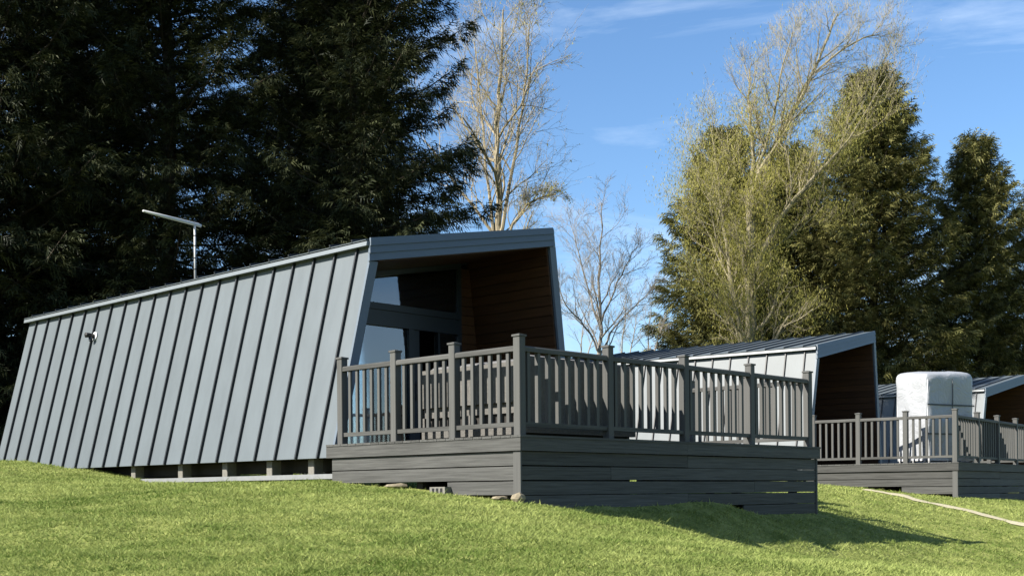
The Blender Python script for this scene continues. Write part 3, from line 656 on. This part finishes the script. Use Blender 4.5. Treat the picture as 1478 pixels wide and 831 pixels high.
cD = conifer_meshes(22, 17.3, 5.6, 430, M['leaf_olive'], per_m=26, spray=.58, droop=.30, power=.6)
gr = 'olive conifers standing beyond the cabins'
place_tree('conifer_tree', cD, 14.2, 61.5, 5.1, 'olive conifer filling the gap between the broad one and the ragged one', group=gr, sc=1.05, scz=.97)
place_tree('conifer_tree', cC, 17.6, 59.0, 0.7, 'broad olive conifer rising behind the leafing tree and the ribbed roof', group=gr)
place_tree('conifer_tree', cD, 10.6, 60.0, 1.7, 'olive conifer with ragged edge standing behind the pale forked trunk', group=gr)
place_tree('conifer_tree', cD, 23.3, 61.0, 2.9, 'slimmer olive conifer behind the white covered object', group=gr, sc=.85, scz=.99)
place_tree('conifer_tree', cC, 28.2, 63.0, 4.2, 'olive conifer beyond the slimmer one, above the hidden cabin', group=gr, sc=.85)

def bare_tree(seed, stems, spec, leafy=None, twist=.12, up_=.10):
    """stems: [(points, base radius, end radius)]; spec[level] = (children, length range as share of the parent, angle range, start range)"""
    r = random.Random(seed); w = MB(); tw_p = []; maxl = len(spec)
    def tube(pts, rr, lev): w.tube([tuple(q) for q in pts], rr, 7 if lev == 0 else (5 if lev == 1 else 3), False)
    def kids(pts, dirs, rr, Ln, lev):
        if lev >= maxl: return
        nch, lr, ar, sr = spec[lev]; seg = len(pts) - 1
        for c in range(nch):
            s = sr[0] + (sr[1] - sr[0]) * ((c + r.random()) / nch); f = s * seg; i = min(int(f), seg - 1); q = pts[i].lerp(pts[i + 1], f - i)
            ang = r.uniform(*ar); base = dirs[i]; o = base.orthogonal().normalized(); o.rotate(Matrix.Rotation(r.uniform(0, 6.2832) if lev else c * 2.4 + r.uniform(-.5, .5), 3, base))
            nd = (base * math.cos(ang) + o * math.sin(ang)).normalized()
            grow(q, nd, Ln * r.uniform(*lr) * (1.12 - .62 * s if lev == 0 else 1.0), max(rr[i] * r.uniform(.40, .60), .0048), lev + 1)
    def grow(p, d, Ln, rad, lev):
        seg = 6 if lev == 1 else (4 if lev == 2 else 3); pts = [Vector(p)]; dirs = []; dd = Vector(d).normalized()
        for i in range(seg):
            dd = (dd + Vector((r.gauss(0, twist), r.gauss(0, twist), r.gauss(0, twist * .6) + up_))).normalized()
            pts.append(pts[-1] + dd * Ln / seg); dirs.append(dd.copy())
        rr = [rad + (rad * .35 - rad) * (i / seg) ** .9 for i in range(seg + 1)]; tube(pts, rr, lev)
        if leafy and lev >= leafy[0]:
            for i in range(1, seg + 1): tw_p.append((pts[i], dirs[i - 1]))
        kids(pts, dirs, rr, Ln, lev)
    for sp_, ra, rb, share in stems:
        P = [Vector(p) for p in sp_]; pts = []
        for k in range(len(P) - 1):
            for t in (0, .25, .5, .75):
                a, b = P[max(k - 1, 0)], P[min(k + 2, len(P) - 1)]; p1, p2 = P[k], P[k + 1]
                pts.append(.5 * ((2 * p1) + (p2 - a) * t + (2 * a - 5 * p1 + 4 * p2 - b) * t * t + (-a + 3 * p1 - 3 * p2 + b) * t ** 3) + Vector((r.gauss(0, .03), r.gauss(0, .03), 0)) * (1 if k or t else 0))
        pts.append(P[-1]); dirs = [(pts[i + 1] - pts[i]).normalized() for i in range(len(pts) - 1)]; n = len(pts) - 1
        rr = [ra + (rb - ra) * i / n for i in range(n + 1)]; tube(pts, rr, 0)
        kids(pts, dirs, rr, sum((pts[i + 1] - pts[i]).length for i in range(n)) * share, 0)
    return w, tw_p
def leaf_cloud(tw, n_each, size, seed, mat, spread=.22, hang=.3):
    r = np.random.default_rng(seed); P = np.array([tuple(p) for p, d in tw]); P = np.repeat(P, n_each, 0); n = len(P)
    P = P + r.normal(0, spread, (n, 3)) + np.array([0, 0, -1.]) * np.abs(r.normal(0, hang, (n, 1)))
    a = r.normal(0, 1, (n, 3)); a /= np.linalg.norm(a, axis=1)[:, None]; b = np.cross(a, r.normal(0, 1, (n, 3))); b /= np.linalg.norm(b, axis=1)[:, None]
    s = size * r.uniform(.5, 1.3, (n, 1)); a[:, 2] -= .6
    V = np.stack([P - b * s * .35, P + b * s * .35, P + a * s], 1)
    return tris_mesh('crown', V, mat, np.clip(r.random(n), 0, 1))
def strands(tw, n_each, ln, wd, seed, mat):
    r = np.random.default_rng(seed); P = np.repeat(np.array([tuple(p) for p, d in tw]), n_each, 0); n = len(P)
    P = P + r.normal(0, .30, (n, 3)); a = r.uniform(0, 6.2832, n); b = np.stack([np.cos(a), np.sin(a), np.zeros(n)], 1) * wd * r.uniform(.6, 1.3, (n, 1))
    tip = P + np.c_[r.normal(0, .25, n), r.normal(0, .25, n), -r.uniform(.3, 1.0, n)] * ln * r.uniform(.5, 1.2, (n, 1))
    grp = np.repeat(r.random(len(tw)), n_each)
    return tris_mesh('crown', np.stack([P - b, P + b, tip], 1), mat, np.clip(grp * .6 + .4 * r.random(n), 0, 1))
def merge_twigs(name, w, mat): return w.mesh(name, mat, False)
def bare_place(name, w, x, y, bark, label, rz=0, crown=None, group=None):     # trunk holds limbs and twigs
    R = bpy.data.objects.new(name, None); C.objects.link(R); R.location = (x, y, float(ground(x, y)) - .1); R.rotation_euler = (0, 0, rz)
    link('trunk', w.mesh('trunk', bark, False), R)
    if crown: link('crown', crown, R)
    return tag(R, label, 'tree', group)
def px(u, v, Y, dz=0): return ((u - 739) / 1764.2 * Y, Y, (710 - .0085 * (u - 739) - v) / 1764.2 * Y + ZC)     # a picture point at a chosen depth, to read off stem shapes
def stem(Y, pts, base, depth=None):
    o = []
    for i, (u, v) in enumerate(pts):
        dy = (depth[i] if depth else 0); p = px(u, v, Y + dy); o.append((p[0] - base[0], p[1] - base[1], p[2] - base[2]))
    return o
# slender mossy tree beside the dark conifer
b1 = (-.45, 46.0, float(ground(-.45, 46.0)) - .1)
st = [((0, 0, 0),) + tuple(stem(46, [(725, 420), (724, 300), (722, 200), (726, 110), (732, 14)], b1)), ((.02, 0, 6.4),) + tuple(stem(46, [(712, 300), (700, 180), (690, 60)], b1, (0, .4, .8))),
      ((.02, 0, 9.0),) + tuple(stem(46, [(745, 240), (762, 130), (770, 34)], b1, (-.2, -.5, -.8))), ((0, 0, 8.3),) + tuple(stem(46, [(744, 322), (772, 290), (806, 280)], b1, (-.3, -.6, -1)))]
sp_tall = [(16, (.28, .50), (.5, 1.0), (.22, .98)), (8, (.35, .6), (.4, .9), (.2, .98)), (6, (.35, .6), (.4, .9), (.2, 1.0)), (2, (.4, .7), (.3, .8), (.3, 1.0))]
w1, t1 = bare_tree(31, [(st[0], .19, .03, .62), (st[1], .08, .02, .75), (st[2], .08, .02, .75), (st[3], .06, .02, .8)], sp_tall, leafy=(3,), twist=.17, up_=.07)
bare_place('bare_tree', w1, b1[0], b1[1], M['bark_moss'], 'tall slender leafless tree with mossy trunk beside the dark conifer', 0, leaf_cloud(t1[::12], 1, .07, 5, M['leaf_poplar'], .05, .03))
# smaller grey tree over the railing
b2 = (3.66, 50.0, float(ground(3.66, 50.0)) - .1)
st = [((0, 0, 0),) + tuple(stem(50, [(868, 540), (869, 460), (868, 380), (872, 292)], b2)), ((0, 0, 6.2),) + tuple(stem(50, [(855, 430), (838, 370), (826, 318)], b2, (.3, .6, .9))),
      ((0, 0, 6.4),) + tuple(stem(50, [(884, 430), (905, 385), (925, 350)], b2, (-.3, -.6, -.9))), ((0, 0, 5.2),) + tuple(stem(50, [(890, 470), (920, 440), (940, 420)], b2, (.5, 1, 1.4))), ((0, 0, 5.2),) + tuple(stem(50, [(848, 470), (820, 440), (806, 400)], b2, (-.5, -1, -1.4)))]
sp_small = [(13, (.30, .52), (.4, .9), (.25, .98)), (7, (.4, .65), (.35, .85), (.2, .98)), (5, (.4, .65), (.3, .9), (.25, 1.0)), (2, (.4, .7), (.3, .8), (.3, 1.0))]
w2, t2 = bare_tree(33, [(st[0], .12, .014, .5)] + [(q, .05, .011, .8) for q in st[1:]], sp_small, twist=.15, up_=.06)
bare_place('bare_tree', w2, b2[0], b2[1], M['bark_grey'], 'smaller grey leafless tree with spreading twigs rising over the deck railing', 0)
# forked tree coming into leaf
b3 = (10.0, 52.0, float(ground(10.0, 52.0)) - .1)
st = [((0, 0, 0),) + tuple(stem(52, [(1078, 560), (1083, 470), (1086, 380), (1086, 280)], b3)),
      tuple(stem(52, [(1086, 285), (1110, 230), (1150, 160), (1185, 90), (1215, 20)], b3)), tuple(stem(52, [(1086, 400), (1120, 330), (1165, 270), (1230, 200), (1285, 110)], b3, (0, -.4, -.8, -1.2, -1.6))),
      tuple(stem(52, [(1078, 520), (1064, 440), (1050, 350), (1040, 260), (1030, 180)], b3, (0, .3, .6, .9, 1.2))), tuple(stem(52, [(1086, 300), (1092, 230), (1085, 160), (1090, 90)], b3, (0, .3, .5, .7))),
      tuple(stem(52, [(1085, 440), (1130, 380), (1180, 350), (1240, 330)], b3, (0, -.6, -1.2, -1.8))), tuple(stem(52, [(1150, 160), (1175, 110), (1240, 60), (1275, 50)], b3, (0, .4, .8, 1))),
      tuple(stem(52, [(1095, 250), (1120, 170), (1135, 100), (1150, 45)], b3, (0, -.4, -.8, -1))), tuple(stem(52, [(1200, 232), (1245, 160), (1270, 110), (1290, 70)], b3, (0, .5, .9, 1.3))), tuple(stem(52, [(1052, 350), (1020, 280), (1005, 220), (1000, 190)], b3, (.6, .2, -.2, -.6)))]
sp_pop = [(14, (.28, .52), (.4, .95), (.12, .98)), (8, (.4, .65), (.35, .9), (.2, .98)), (6, (.35, .6), (.35, .95), (.2, 1.0)), (2, (.4, .7), (.3, .8), (.3, 1.0))]
w3, t3 = bare_tree(37, [(st[0], .30, .19, .55), (st[1], .15, .03, .75), (st[2], .12, .02, .7), (st[3], .12, .02, .75), (st[4], .12, .02, .8), (st[6], .07, .02, .9), (st[7], .07, .015, .8), (st[8], .06, .015, .8)], sp_pop, leafy=(2,))
rl = random.Random(5)
low = [(p, d) for p, d in t3 if rl.random() < min(1, max(.02, (17.2 - p.z) / 5.6))]
bare_place('leafing_tree', w3, b3[0], b3[1], M['bark_pale'], 'tall pale forked tree with yellow-green spring foliage before the olive conifers', 0.0, strands(low, 4, .17, .014, 8, M['leaf_poplar']))
for k, (u, vt) in enumerate(((902, 425), (938, 445), (842, 452))):
    bb = px(u, 600, 57.0 + k); bb = (bb[0], bb[1], float(ground(bb[0], bb[1])) - .1)
    q = [((0, 0, 0),) + tuple(stem(bb[1], [(u + 3, 590), (u - 2, 510), (u + 4, vt)], bb)), tuple(stem(bb[1], [(u + 2, 540), (u + 14, 490), (u + 20, vt + 25)], bb, (0, .5, .8)))]
    wk, tk = bare_tree(50 + k, [(q[0], .07, .015, .5), (q[1], .04, .012, .8)], [(8, (.3, .5), (.4, .9), (.3, .98)), (6, (.4, .65), (.3, .8), (.2, .98)), (5, (.4, .65), (.3, .8), (.25, 1.0))], twist=.15, up_=.06)
    bare_place('bare_sapling', wk, bb[0], bb[1], M['bark_grey'], ('thin leafless sapling above the rear end of the ribbed roof', 'thin leafless sapling next to the ragged olive conifer', 'thin leafless sapling between the porch wall and the grey bare tree')[k], 0, None, 'leafless saplings beyond the deck')
print('twigs', len(t3), len(low), len(w3.f), len(w1.f), len(w2.f))
